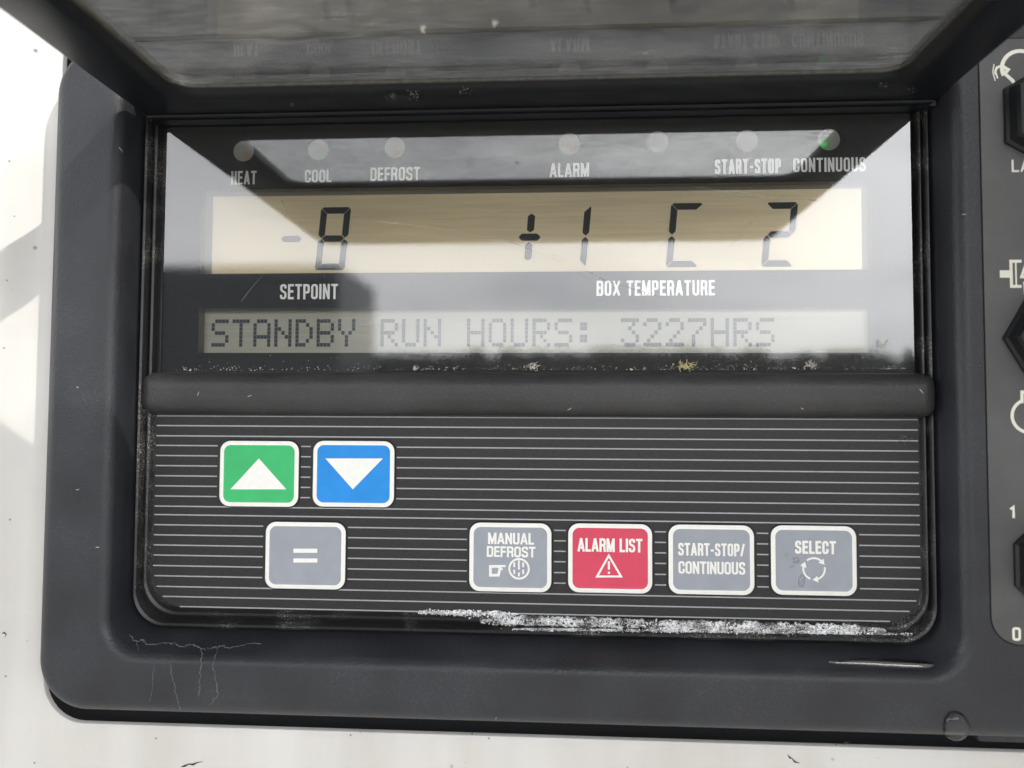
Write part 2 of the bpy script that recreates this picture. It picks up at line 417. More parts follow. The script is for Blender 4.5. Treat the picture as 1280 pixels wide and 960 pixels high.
def ring(mb, px, py, r, t, h, mi, a0=0, a1=360, n=28):
    cx, cz = P(px, py, h); full = a1 - a0 >= 360
    pts = [(cx + r * math.cos(math.radians(a0 + (a1 - a0) * i / n)), cz + r * math.sin(math.radians(a0 + (a1 - a0) * i / n))) for i in range(n + (0 if full else 1))]
    mb.ribbon(pts, t, h, mi, full)
def poly(mb, pts, h, mi): mb.flat([P(x, y, h) for x, y in pts], h, mi)
def line(mb, pts, t, h, mi, closed=False): mb.ribbon([P(x, y, h) for x, y in pts], t, h, mi, closed)

# ------------------------------------------------------------------ surroundings seen only as reflection and bounce light
GZ = -1.45 / U
g = MB(); g.add([(-2e6, -2e6, GZ), (2e6, -2e6, GZ), (2e6, 2e6, GZ), (-2e6, 2e6, GZ)], [(0, 1, 2, 3)])
def asphalt():
    m, nt, p = mat('pale_concrete_yard'); f = noise(nt, 3, 8)
    L(nt, ramp(nt, f, .3, .7, (.48, .47, .45), (.60, .585, .56)), p.inputs['Base Color']); p.inputs['Roughness'].default_value = .85; return m
tag(g.build('ground', asphalt(), smooth=0), 'pale concrete yard the trailer stands on', None, None, 'structure')

# white wall with its cut-out
HW, HF = 20, 55                   # heights of the white wall and of the housing's front face
hole = rect(30, 1420, -300, 913, HW); hole = (hole[0], 900, 1000 - 1200, 900)
hole = (P(66, 500, HW)[0], 1400, P(640, 920, HW)[1], 900)
wb = MB(); lp = []
XL = P(50, 500, HW)[0]
def dish(x):
    t = min(max((XL - x) / 52, 0), 1); return 26 * t * t * (3 - 2 * t)
def wl(R, r, h):
    return [(x, -(h + dish(x)), z) for x, z in rr(R, r, 10)]
loops = [wl(grow(hole, 3), 55, HW - 9), wl(hole, 52, HW - 7), wl(hole, 52, HW - 5), wl(grow(hole, 1.5), 53.5, HW - 1.5), wl(grow(hole, 5), 57, HW)]
for e in (12, 20, 28, 36, 44, 52, 60, 68, 80, 110, 200): loops.append(wl(grow(hole, e), 52 + e, HW))
loops.append(wl((-6000, 7000, -6500, 8000), 300, HW))
n = len(loops[0])
wb.add([v for l_ in loops for v in l_], [(k * n + i, k * n + (i + 1) % n, (k + 1) * n + (i + 1) % n, (k + 1) * n + i) for k in range(len(loops) - 1) for i in range(n)])
SURF.append(wb.bvh())
wall = wb.build('trailer_wall', m_white)
tag(wall, 'white painted metal wall with small dark chips around the black control panel', None, None, 'structure')

# ------------------------------------------------------------------ control panel
def empty(name, loc):
    o = bpy.data.objects.new(name, None); C.objects.link(o); o.location = Vector(loc) * U; o.empty_display_size = .02; return o
panel = empty('control_panel', (0, 0, -380))
tag(panel, 'black moulded refrigeration control panel with display, keypad and raised flip-up cover', 'control panel')
# housing: outer side, front face, lip, recess wall
hs = MB()
O = rect(56, 1560, -120, 913, HF); O = (O[0], 1080, O[2], 470)
LIP = rect(137, 1204, 90, 834, HF); LIP = (LIP[0], LIP[1], LIP[2], 425)
FOOT = rect(175, 1164, 90, 797, 0); FOOT = (FOOT[0], FOOT[1], FOOT[2], 412)
def mixR(a, b, t): return tuple(p + (q - p) * t for p, q in zip(a, b))
oc = lambda d: rr(grow(O, -d), [max(62 - d, 5), 30, 30, max(70 - d, 5)], 12)
lc = lambda R, r: rr(R, [r, r, 12, 12], 12)
seq = [(oc(-2), -30), (oc(-1), 20)]
for i in range(7):
    a = math.radians(90 * i / 6); seq.append((oc(18 - 18 * math.cos(a) - 1 + .0), HF - 20 + 20 * math.sin(a)))
seq.append((oc(26), HF)); seq.append((lc(grow(LIP, 11), 56), HF)); seq.append((lc(grow(LIP, 9), 54), HF))
for i in range(1, 8):
    a = math.radians(74 * i / 7); seq.append((lc(grow(LIP, 9 - 14 * math.sin(a)), 54 - 11 * math.sin(a)), HF - 15 * (1 - math.cos(a))))
seq.append((lc(mixR(grow(LIP, -5), FOOT, .5), 43), 24)); seq.append((lc(FOOT, 41), 2)); seq.append((lc(grow(FOOT, -4), 38), -6))
hs.loft(seq); hs.loft([(lc(grow(FOOT, -4), 38), -6), (lc(grow(FOOT, -60), 20), -6.5)], 0)
SURF.append(hs.bvh())
housing = hs.build('housing', m_house, panel)
cav = MB(); cav.box(hole[0] - 45, 1390, 34, 60, hole[2] - 45, 890); cav.build('back_plate', m_cavity, panel, 0)
# dark lower bracket and its drip tab
br = MB(); q = rect(1222, 1500, 915, 931, 12); br.prism(rr((q[0], 900, q[2], q[3] + 40), 4), -20, 12, 0, 1.5); br.build('bottom_bracket', m_house, panel)
# gasket
gk = MB(); KP = rect(198, 1146, 90, 768, 0); KP = (KP[0], KP[1], KP[2], 388)
pr = [(0, -4), (.06, 6), (.14, 11), (.24, 13.5), (.34, 12), (.44, 6), (.50, 2.5), (.56, 4), (.64, 8), (.74, 9.5), (.84, 8), (.92, 3), (1, -.5), (1.12, -2)]
gk.loft([(lc(mixR(grow(FOOT, -2), KP, t), 40 + 4 * t), h) for t, h in pr]); SURF.append(gk.bvh())
gk.build('gasket', m_rubber, panel)
# divider bar between display and keypad
bar = MB(); B = rect(175, 1172, 466, 519, 20); B = grow(B, 1)
seq = [(rr(grow(B, 1), 18, 6), -4), (rr(B, 18, 6), 6)]
for i in range(1, 9):
    a = math.radians(90 * i / 8); d = 20 * (1 - math.cos(a)); seq.append((rr(grow(B, -d), 18 * (1 - i / 9) + .5, 6), 6 + 22 * math.sin(a)))
bar.loft(seq, 0, False, True); SURF.append(bar.bvh())
bar.build('divider_bar', m_bar, panel, 60)
# recess top wall / hinge block behind the cover
hb = MB(); hb.box(-520, 449, -26, 20, 375, 381); hb.box(-600, 600, -30, -HF + 2, 470.5, 900)
hb.build('hinge_block', m_cover, panel, 0)

# ---- keypad
kp = MB(); KB = (KP[0] - 2, KP[1] + 2, KP[2] - 2, P(640, 505, 0)[1]); kp.flat(rr(KB, [42, 42, 4, 4], 12), 0.6, 0)
BT = [  # l, r, t, b, colour
 (275, 373, 551.5, 633, 'green up-arrow button'), (391.5, 492.5, 551.5, 633.5, 'blue down-arrow button'), (332, 431.5, 653, 736, 'grey button with an equals sign'),
 (587, 689, 654, 739.5, 'grey manual defrost button'), (710.5, 815, 655, 741, 'red alarm list button'), (836, 942.5, 656.5, 743, 'grey start-stop and continuous button'), (964, 1070.5, 657.5, 744, 'grey select button with water drops')]
ys = [522, 534.5, 547.6, 560, 573, 586, 599, 612, 625, 638, 649, 662, 675, 688, 701, 714.5, 727.6, 741.2, 754, 766.6]
bx = [rect(*b[:4], 0) for b in BT]
for y in ys:
    z = P(640, y, 0)[1]
    x0, x1 = KP[0] + 1, KP[1] - 1
    dz = z - KP[2]
    if dz < 42:
        ins = 42 - math.sqrt(max(0, 42 ** 2 - (42 - dz) ** 2)); x0 += ins + 2; x1 -= ins + 2
    cuts = sorted((b[0] - 3.4, b[1] + 3.4) for b in bx if b[2] + .4 < z < b[3] - .4)
    segs = []; cur = x0
    for a, b in cuts: segs.append((cur, a)); cur = b
    segs.append((cur, x1))
    for a, b in segs: kp.flat([(a, z - .78), (b, z - .78), (b, z + .78), (a, z + .78)], .8, 1)
SURF.append(kp.bvh())
keypad = kp.build('keypad', [m_key, m_line], panel, 0)
tag(keypad, 'black membrane keypad with fine horizontal lines')
def button(i, face, art):
    l, r, t, b, lab = BT[i]; R = rect(l, r, t, b, 3); mb = MB()
    mb.loft([(rr(grow(R, 2.2), 15, 6), .5), (rr(grow(R, 1.2), 14, 6), 2.2), (rr(grow(R, .2), 13, 6), 3.0)], 2)
    mb.loft([(rr(grow(R, .2), 13, 6), 3.0), (rr(grow(R, -1.2), 12, 6), 3.6), (rr(grow(R, -5), 8.5, 6), 3.7)], 1)
    mb.loft([(rr(grow(R, -5), 8.5, 6), 3.7), (rr(grow(R, -7), 7, 6), 3.2), (rr(grow(R, -9), 6, 6), 3.2)], 0, False, True)
    art(mb)
    SURF.append(mb.bvh())
    o = mb.build('push_button', [face, m_print, m_key], keypad, 30, origin=((R[0] + R[1]) / 2, 0, (R[2] + R[3]) / 2))
    o['label'] = lab; return o
HT = 3.5
button(0, m_green, lambda m: poly(m, [(323.6, 573), (358, 611.7), (288, 611.7)][::-1], HT, 1))
button(1, m_blue, lambda m: poly(m, [(406.7, 573), (478.7, 573), (441, 611.7)][::-1], HT, 1))
def a_eq(m):
    for y in (688.4, 700.6):
        poly(m, [(366.7, y - 2.6), (396.7, y - 2.6), (396.7, y + 2.6), (366.7, y + 2.6)], HT, 1)
button(2, m_grey, a_eq)
def a_def(m):
    text(m, 'MANUAL', 610, 667.5, 666, 680.5, HT, 1, .185, .065); text(m, 'DEFROST', 608.5, 669.4, 683, 696.5, HT, 1, .185, .065)
    line(m, [(613, 708), (625.5, 708), (623, 719), (613, 719)], 3.4, HT, 1, True)
    line(m, [(623, 707.6), (632, 707.6)], 2.6, HT + .1, 1); line(m, [(623, 711.5), (628.5, 711.5)], 2.2, HT + .15, 1)
    ring(m, 648.8, 711, 12, 2.4, HT, 1)
    for x, a, b in ((642.8, 703, 709), (642.8, 712, 717.5), (648.6, 700.5, 712), (648.6, 715.5, 720.5), (654, 703, 709), (654, 712, 717.5)):
        line(m, [(x, a), (x, b)], 2.2, HT + .1, 1)
button(3, m_grey, a_def)
def a_al(m):
    text(m, 'ALARM LIST', 722, 803, 673, 690, HT, 1, .17, .05)
    line(m, [(761, 694.5), (776.3, 720.6), (746.4, 720.6)], 2.5, HT, 1, True)
    line(m, [(761.1, 701.5), (761.1, 712)], 2.6, HT, 1); line(m, [(761.2, 714.6), (761.2, 717.4)], 2.9, HT, 1)
button(4, m_red, a_al)
def a_ss(m):
    text(m, 'START-STOP/', 847.7, 931, 679, 695, HT, 1, .17, .055); text(m, 'CONTINUOUS', 848, 931.6, 702, 717.7, HT, 1, .17, .055)
button(5, m_grey, a_ss)
def a_sel(m):
    text(m, 'SELECT', 993.7, 1045, 676, 692.5, HT, 1, .185, .065)
    for a in (38, 158, 278):
        ring(m, 1017.5, 711, 12.7, 2.2, HT, 1, a + 6, a + 92)
        cx, cz = P(1017.5, 711, HT); t = math.radians(a + 2); c, s = math.cos(t), math.sin(t)
        tip = Vector((cx + 12.7 * c, cz + 12.7 * s)) + Vector((s, -c)) * 4.2
        bs = Vector((cx + 12.7 * c, cz + 12.7 * s)) - Vector((s, -c)) * 2.2
        rd = Vector((c, s)) * 4
        m.flat([tuple(tip), tuple(bs + rd), tuple(bs - rd)], HT + .1, 1)
button(6, m_grey, a_sel)

# ---- display
W1 = rect(252, 1090, 232, 339.5, 2); W2 = rect(248, 1092, 384.3, 441, 2)
DS = rect(206, 1140, 150, 466, 2); DS = (DS[0], DS[1], DS[2] - 4, 376)
dm = MB()
cuts = [DS[2], W2[2], W2[3], W1[2], W1[3], DS[3]]
for i in range(5):
    z0, z1 = cuts[i], cuts[i + 1]
    if i in (1, 3):
        Wd = W2 if i == 1 else W1
        dm.flat([(DS[0], z0), (Wd[0], z0), (Wd[0], z1), (DS[0], z1)], 2, 0); dm.flat([(Wd[1], z0), (DS[1], z0), (DS[1], z1), (Wd[1], z1)], 2, 0)
    else: dm.flat([(DS[0], z0), (DS[1], z0), (DS[1], z1), (DS[0], z1)], 2, 0)
sq4 = lambda R: [(R[0], R[2]), (R[1], R[2]), (R[1], R[3]), (R[0], R[3])]
dm.loft([(sq4(W1), 2), (sq4(W1), -8)], 2); dm.loft([(sq4(W2), 2), (sq4(W2), -14)], 2)
for s_, a in (('HEAT', (289, 320.6, 213.7, 230.6)), ('COOL', (381, 414.5, 212, 227.8)), ('DEFROST', (463, 525, 209, 225.8)), ('ALARM', (687, 736.5, 203.8, 221.3)),
              ('START-STOP', (893.7, 976, 198.7, 216.8)), ('CONTINUOUS', (991.6, 1082, 197, 214.8)), ('SETPOINT', (350, 422.3, 355, 374)), ('BOX TEMPERATURE', (745.8, 893.5, 350.5, 369.5))):
    text(dm, s_, *a, 2.3, 1, .148, .092)
m_bright = simple('reflective_white_print', (.96, .96, .93), .42, .5, .02); m_bright.node_tree.nodes['Principled BSDF'].inputs['Metallic'].default_value = .55
display = dm.build('display', [m_mask, m_bright, m_lcdb], panel, 0)
gm_ = MB(); gx = grow(DS, -2); gm_.loft([(rr(grow(gx, 1), 5, 4), 3), (rr(gx, 5, 4), 7)], 1); gm_.loft([(rr(gx, 5, 4), 7), (rr(grow(gx, -3), 3, 4), 7.01)], 0, False, True)
SURF.append(gm_.bvh())
o = gm_.build('display_glass', [m_glass, m_seal], display, 0)
# numeric lcd
nl = MB(); nl.flat(sq4(grow(W1, -.01)), -8, 2); i1 = rect(266, 1077, 241, 339.5, -8); i1 = (i1[0], i1[1], W1[2] + 1, i1[3]); nl.flat(sq4(i1), -7.7, 0)
def seg7(px_l, px_r, py_t, py_b, on, slant=.09):
    x0, x1, z0, z1 = rect(px_l, px_r, py_t, py_b, -7); w_ = x1 - x0 - slant * (z1 - z0); H = z1 - z0; t = 8.4; gp = .55
    zm = H / 2
    S = {'a': [(0 + gp, H), (t, H - t), (w_ - t, H - t), (w_ - gp, H)],
         'b': [(w_, H - gp), (w_ - t, H - t - gp), (w_ - t, zm + t / 2 + gp), (w_ - t * .5, zm + gp * 1.5), (w_, zm + t * .5 + gp)],
         'c': [(w_, zm - t * .5 - gp), (w_ - t * .5, zm - gp * 1.5), (w_ - t, zm - t / 2 - gp), (w_ - t, t + gp), (w_, gp)],
         'd': [(gp, 0), (w_ - gp, 0), (w_ - t, t), (t, t)],
         'e': [(0, gp), (t, t + gp), (t, zm - t / 2 - gp), (t * .5, zm - gp * 1.5), (0, zm - t * .5 - gp)],
         'f': [(0, H - gp), (0, zm + t * .5 + gp), (t * .5, zm + gp * 1.5), (t, zm + t / 2 + gp), (t, H - t - gp)],
         'g': [(t * .5 + gp, zm), (t + gp, zm + t / 2), (w_ - t - gp, zm + t / 2), (w_ - t * .5 - gp, zm), (w_ - t - gp, zm - t / 2), (t + gp, zm - t / 2)]}
    ch = {'a': (0, 3), 'd': (0, 1)}
    for k in on:
        pts = S[k]
        if k in 'ad':          # clipped outer corners
            zc = H if k == 'a' else 0; d = -2.4 if k == 'a' else 2.4
            xs = [(0 + 3.2, zc), (1.2, zc + d)] if k == 'a' else [(1.2, d), (3.2, 0)]
            if k == 'a': pts = [(3.2, H), (1.4, H - 1.6), (t, H - t), (w_ - t, H - t), (w_ - 1.4, H - 1.6), (w_ - 3.2, H)]
            else: pts = [(3.2, 0), (w_ - 3.2, 0), (w_ - 1.4, 1.6), (w_ - t, t), (t, t), (1.4, 1.6)]
        if k in 'bcef':
            q = []
            for x, z in pts:
                if abs(z - (H - gp)) < .01: z = H - 3.2
                if abs(z - gp) < .01: z = 3.2
                q.append((x, z))
            if k == 'b': q.insert(1, (w_ - 1.0, H - 1.9))
            if k == 'f': q.append((1.0, H - 1.9))
            if k == 'c': q.insert(len(q) - 1, (w_ - 1.0, 1.9))
            if k == 'e': q.insert(1, (1.0, 1.9))
            pts = q
        nl.flat([(x0 + x + slant * z, z0 + z) for x, z in pts], -7.3, 1)
seg7(394, 438.3, 259, 337.5, 'abcdefg'); seg7(689, 739.5, 256.5, 334.5, 'bc'); seg7(832, 880, 253.8, 334, 'afed'); seg7(951, 998.3, 252.7, 333.4, 'abged')
poly(nl, [(350.6, 298.8), (355, 294.6), (373, 294.6), (377.5, 298.8), (373, 303), (355, 303)], -7.3, 1)
poly(nl, [(648, 296.5), (652.5, 292), (671.5, 292), (676, 296.5), (671.5, 301), (652.5, 301)], -7.3, 1)
poly(nl, [(664.5, 267), (669, 270), (667.5, 287.5), (662.8, 290.6), (658.5, 287.5), (660, 270)], -7.3, 1)
poly(nl, [(661, 303), (665.8, 306), (664.5, 323), (659.5, 326), (655.2, 323), (656.4, 306)], -7.3, 1)
nl.build('numeric_screen', [m_lcd1, m_seg, m_lcdb], display, 0)
# dot-matrix lcd
tl = MB(); tl.flat(sq4(grow(W2, -.01)), -14, 0)
F57 = {'S': '01111 10000 10000 01110 00001 00001 11110', 'T': '11111 00100 00100 00100 00100 00100 00100', 'A': '01110 10001 10001 10001 11111 10001 10001',
 'N': '10001 10001 11001 10101 10011 10001 10001', 'D': '11100 10010 10001 10001 10001 10010 11100', 'B': '11110 10001 10001 11110 10001 10001 11110',
 'Y': '10001 10001 10001 01010 00100 00100 00100', 'R': '11110 10001 10001 11110 10100 10010 10001', 'U': '10001 10001 10001 10001 10001 10001 01110',
 'H': '10001 10001 10001 11111 10001 10001 10001', 'O': '01110 10001 10001 10001 10001 10001 01110', ':': '00000 01100 01100 00000 01100 01100 00000',
 '3': '11111 00010 00100 00010 00001 10001 01110', '2': '01110 10001 00001 00010 00100 01000 11111', '7': '11111 00001 00010 00100 01000 01000 01000'}
tx0 = P(264, 416, -13)[0]; tx1 = P(945, 416, -13)[0]; tz1 = P(640, 398, -13)[1]; tz0 = P(640, 433.3, -13)[1]
pit = (tx1 - tx0) / 25; dx = pit / 6.05; dzz = (tz1 - tz0) / 7
for i, ch in enumerate('STANDBY RUN HOURS: 3227HRS'):
    if ch == ' ': continue
    for r_, row in enumerate(F57[ch].split()):
        for c_, v in enumerate(row):
            if v == '1':
                x = tx0 + i * pit + c_ * dx; z = tz1 - r_ * dzz
                tl.flat([(x + .15, z - dzz + .18), (x + dx - .15, z - dzz + .18), (x + dx - .15, z - .18), (x + .15, z - .18)], -13.6, 1)
tl.build('text_screen', [m_lcd2, m_dot], display, 0)
for (px, py, col, k, gw, lab) in ((304.6, 189, (.45, .25, .12), .5, 0, 'dim round heat indicator with an orange tint'), (398, 187.3, (.12, .45, .2), .5, 0, 'pale round cool indicator with a green tint'), (493.4, 184.6, (.5, .3, .12), .5, 0, 'pale round defrost indicator with an orange tint'),
        (711.6, 179.7, (.5, .16, .14), .45, 0, 'pale round alarm indicator with a red tint'), (822, 177.4, (.3, .3, .29), .3, 0, 'pale round indicator without a caption'), (934, 176, (.3, .3, .29), .3, 0, 'pale round start-stop indicator'), (1036, 174.5, (.1, .75, .12), .9, .4, 'round continuous indicator lit green')):
    cx, cz = P(px, py, 2.4); d = MB()
    d.prism([(cx + 13.4 * math.cos(2 * math.pi * i / 40), cz + 13.4 * math.sin(2 * math.pi * i / 40)) for i in range(40)], 2.1, 2.6)
    o = d.build('indicator_light', lamp_mat('indicator_lens', col, k, gw), display, 0, origin=(cx, -2.6, cz)); o['label'] = lab

# ---- flip-up cover standing straight out from the panel, hinged above the display
CX0, CX1, CZ = -526.0, 449.0, 380.0
cv = MB()
def hl(R, r, z, n=8): return [(x, -h, z) for x, h in rr(R, r, n)]
def loft3(mb, loops, mi=0):
    n = len(loops[0]); mb.add([v for l_ in loops for v in l_], [(k * n + i, k * n + (i + 1) % n, (k + 1) * n + (i + 1) % n, (k + 1) * n + i) for k in range(len(loops) - 1) for i in range(n)], mi)
OUT = (CX0, CX1, 6, 711); WIN = (CX0 + 71, CX1 - 68, 88, 327)
ou = lambda d: (OUT[0] + d, OUT[1] - d, OUT[2] + d, OUT[3] - d)
loft3(cv, [hl(grow(WIN, 0), 26, CZ + 22), hl(ou(5), 20, CZ + 22), hl(ou(1.5), 24, CZ + 20.5), hl(ou(0), 25, CZ + 17), hl(ou(0), 25, CZ + 5), hl(ou(1.5), 24, CZ + 1.5), hl(ou(5), 22, CZ),
          hl(grow(WIN, 16), 40, CZ), hl(grow(WIN, 11), 36, CZ + 1), hl(grow(WIN, 5), 31, CZ + 6), hl(grow(WIN, 0), 26, CZ + 9), hl(grow(WIN, 0), 26, CZ + 22)])
# hinge ridge along the near end
cv.tube([(CX0 + 6, -30, CZ - 1), (CX1 - 6, -30, CZ - 1)], 3.2, 0, 8)
cover = cv.build('flip_cover', m_cover, panel, 40)
tag(cover, 'black flip-up cover with a clear window, standing open above the display')
pn = MB(); loft3(pn, [hl(grow(WIN, -2), 24, CZ + 12), hl(grow(WIN, 4), 30, CZ + 12)])
n0 = rr(grow(WIN, -2), 24, 8); pn.add([(x, -h, CZ + 12) for x, h in n0], [tuple(range(len(n0)))])
pane = pn.build('cover_window', m_pane, cover, 0)
sl = MB(); sl.tube([(x, -h, CZ + 10) for x, h in rr(grow(WIN, -1), 25, 8)], 2.6, 0, 8, True); sl.build('window_seal', m_seal, cover, 60)
SURF.append(cv.bvh())

# ---- switch label and knobs at the right
pl = MB(); R = rect(1232, 1500, 46, 808, HF + 1); R = (R[0], 900, R[2], R[3])
pl.prism(rr(grow(R, 1.5), [31.5, 5, 5, 21], 8), HF - 1, HF + .25, 2); pl.prism(rr(R, [30, 5, 5, 20], 8), HF - .5, HF + 1, 0, .3)
hp = HF + 1.3
text(pl, 'LA', 1264.5, 1288, 199.5, 215, hp, 1, .16, .12); text(pl, '1', 1262.5, 1268.6, 631, 647.5, hp, 1, .2, .1); text(pl, '0', 1265.3, 1276.2, 784, 801, hp, 1, .19, .1)
ring(pl, 1275, 85, 20, 4.5, hp, 1, 75, 205, 16); ring(pl, 1252, 90, 7, 2.6, hp + .1, 1, 20, 200, 10)
line(pl, [(1252, 83), (1260, 87), (1256, 92), (1266, 101), (1268, 105)], 4, hp + .15, 1)
line(pl, [(1246, 83), (1244.5, 90), (1247, 98)], 1.8, hp, 1); line(pl, [(1242.6, 80), (1241, 90), (1244, 101)], 1.2, hp, 1)
line(pl, [(1249.8, 342.5), (1262, 342.5)], 8.5, hp, 1)
line(pl, [(1277, 326.5), (1263.5, 326.5), (1264.5, 358), (1277, 358)], 3.4, hp + .1, 1); line(pl, [(1269.6, 328), (1270.4, 357)], 1.8, hp + .15, 1)
line(pl, [(1284, 326), (1277, 346), (1284, 346)], 3.2, hp, 1); line(pl, [(1280.5, 352), (1282, 368)], 3.2, hp, 1)
ring(pl, 1286.5, 520, 18.5, 3.6, hp, 1, 115, 262, 20); line(pl, [(1277.5, 504), (1277.5, 490), (1290, 490)], 3.6, hp + .1, 1)
line(pl, [(1257.5, 134.5), (1266, 134.5)], 3, hp, 1)
SURF.append(pl.bvh())
pl.build('switch_label', [m_plate, m_cream, m_cavity], panel, 0)
def knob(px, py, rad, rot, nside, lab):
    hT = HF + 24; cx, cz = P(px, py, hT); kb = MB()
    pg = lambda r: [(cx + r * math.cos(2 * math.pi * (i + rot) / nside), cz + r * math.sin(2 * math.pi * (i + rot) / nside)) for i in range(nside)]
    kb.loft([(pg(rad * 1.05), HF + 1.1), (pg(rad * 1.05), HF + 5), (pg(rad), HF + 8), (pg(rad * .97), hT - 4), (pg(rad * .93), hT)], 0, False, True)
    kb.flat([(cx - 3, cz + rad * .2), (cx + 3, cz + rad * .2), (cx + 3, cz + rad * .8), (cx - 3, cz + rad * .8)], hT + .4, 1)
    o = kb.build('rotary_knob', [m_knob, m_cream], panel, 20, origin=(cx, -HF, cz)); o['label'] = lab
knob(1333, 134, 60, .5, 6, 'black six-sided knob beside the topmost symbol')
knob(1342, 420, 60, 0, 6, 'black six-sided knob with a corner towards the display')
knob(1350, 712, 58, .5, 8, 'black knob between the figures one and zero')

# ------------------------------------------------------------------ water, foam and debris
def blob(px, py, rx, rz, hgt, seed=0, wob=.15, sq=1.0):
    p, n_ = cast(px, py); t = Vector((1, 0, 0)); t = (t - n_ * t.dot(n_)).normalized(); b = n_.cross(t)
    mb = MB(); vs = []; fs = []; rnd = random.Random(seed); K = 18; ph = [rnd.uniform(0, 6.3) for _ in range(3)]
    prof = [(1, -.3), (1, .05), (.92, .4), (.75, .7), (.5, .9), (.25, .98)]
    for s_, u_ in prof:
        for i in range(K):
            a = 2 * math.pi * i / K; w_ = 1 + wob * (math.sin(2 * a + ph[0]) + .6 * math.sin(3 * a + ph[1]))
            ca, sa = math.cos(a), math.sin(a)
            vs.append(p + t * (rx * s_ * w_ * math.copysign(abs(ca) ** sq, ca)) + b * (rz * s_ * w_ * math.copysign(abs(sa) ** sq, sa)) + n_ * hgt * u_)
    for k in range(len(prof) - 1):
        for i in range(K): fs.append((k * K + i, k * K + (i + 1) % K, (k + 1) * K + (i + 1) % K, (k + 1) * K + i))
    fs.append(tuple((len(prof) - 1) * K + i for i in range(K))); fs.append(tuple(range(K))[::-1])
    mb.add(vs, fs); return mb, p
for i, (px, py, a, b, h, lab) in enumerate(((1002, 726, 4.2, 6.5, 2.0, 'largest clear water drop low on the select button'), (995, 700.5, 3.2, 4, 1.8, 'round clear water drop beside the arrows on the select button'),
        (983, 694, 1.4, 2.4, .8, 'small clear droplet near the side border of the select button'), (990, 708, 1.3, 1.5, .7, 'tiniest clear droplet between two larger drops on the select button'))):
    mb, p = blob(px, py, a, b, h, i); tag(mb.build('water_drop', m_water, None, 60, origin=p), lab, 'water drop', 'water drops on the select button')
mb, p = blob(1195, 908, 14, 17, 7, 9, .03)
tag(mb.build('water_drop', m_water, None, 60, origin=p), 'large clear water drop hanging from the bottom edge of the panel', 'water drop')
mb, p = blob(1112, 830, 66, 6.5, 5, 12, .12)
tag(mb.build('puddle', m_pool, None, 60, origin=p), 'long thin bright pool of water lying on the bottom lip of the recess', 'puddle')
# foam along the bottom gasket: bubbles nobody could count
fm = MB(); rnd = random.Random(3)
def foam(x0, x1, yf, hw, cnt, rmin, rmax):
    for _ in range(cnt):
        x = rnd.uniform(x0, x1); dens = .5 + .5 * math.sin(x * .061 + math.sin(x * .023) * 2)
        if rnd.random() > .45 + .55 * dens: continue
        y = yf(x) + rnd.gauss(0, hw(x)); p, n_ = cast(x, y); r = rmin + (rmax - rmin) * rnd.random() ** 2.4
        fm.ball(p + n_ * r * rnd.uniform(.2, .9), r, 0, 7, 4)
yb = lambda x: 764.5 + (x - 520) * .0275
foam(600, 1095, lambda x: yb(x) + 8.5, lambda x: 3.2 if 620 < x < 1040 else 1.8, 1500, .4, 1.5)
foam(522, 640, lambda x: yb(x) + 1, lambda x: 1.9, 320, .4, 1.6)
foam(640, 1140, lambda x: 787 + (x - 640) * .012, lambda x: .9, 700, .35, 1.0)
def film(x0, x1, yf, hw, seed):
    r0 = random.Random(seed); rows = []; x = x0
    while x <= x1:
        e = min(1, (x - x0) / 30, (x1 - x) / 30) ** .5; a = hw * e * r0.uniform(.6, 1.25); b_ = hw * e * r0.uniform(.6, 1.25)
        rows.append([cast(x, yf(x) + dy, .9)[0] for dy in (-a, -a * .5, 0, b_ * .5, b_)]); x += 3
    for p, q in zip(rows, rows[1:]):
        fm.add(p + q, [(i, i + 1, i + 6, i + 5) for i in range(4)], 1)
film(598, 1108, lambda x: yb(x) + 8, 6.3, 1); film(520, 650, lambda x: yb(x) + .5, 4.2, 2); film(640, 1140, lambda x: 787 + (x - 640) * .012, 1.8, 3)
def froth():
    m = clear('froth', (1, 1, 1), 1.25, 1.0, .15, False, (.96, .97, .98), .05); nt = m.node_tree
    tc = N(nt, 'ShaderNodeTexCoord'); v = N(nt, 'ShaderNodeTexVoronoi'); v.feature = 'DISTANCE_TO_EDGE'; v.inputs['Scale'].default_value = 820
    v2 = N(nt, 'ShaderNodeTexVoronoi'); v2.feature = 'DISTANCE_TO_EDGE'; v2.inputs['Scale'].default_value = 1700
    L(nt, tc.outputs['Object'], v.inputs['Vector']); L(nt, tc.outputs['Object'], v2.inputs['Vector'])
    a = ramp(nt, v.outputs['Distance'], .06, .17, 1.0, 0.0); b = ramp(nt, v2.outputs['Distance'], .05, .16, .9, .0)
    mx = N(nt, 'ShaderNodeMath', operation='MAXIMUM'); L(nt, a, mx.inputs[0]); L(nt, b, mx.inputs[1])
    mm_ = N(nt, 'ShaderNodeMath', operation='MULTIPLY'); L(nt, mx.outputs[0], mm_.inputs[0]); L(nt, ramp(nt, noise(nt, 260, 4),   .38, .56, .1, 1.0), mm_.inputs[1])
    for n in nt.nodes:
        if n.type == 'MIX_SHADER' and n.inputs[0].is_linked and n.inputs[0].links[0].from_node.type == 'MATH': L(nt, mm_.outputs[0], n.inputs[0])
    return m
tag(fm.build('soap_foam', [m_foam, froth()], None, 60), 'strip of white soap bubbles along the bottom edge of the keypad', 'foam', None, 'stuff')
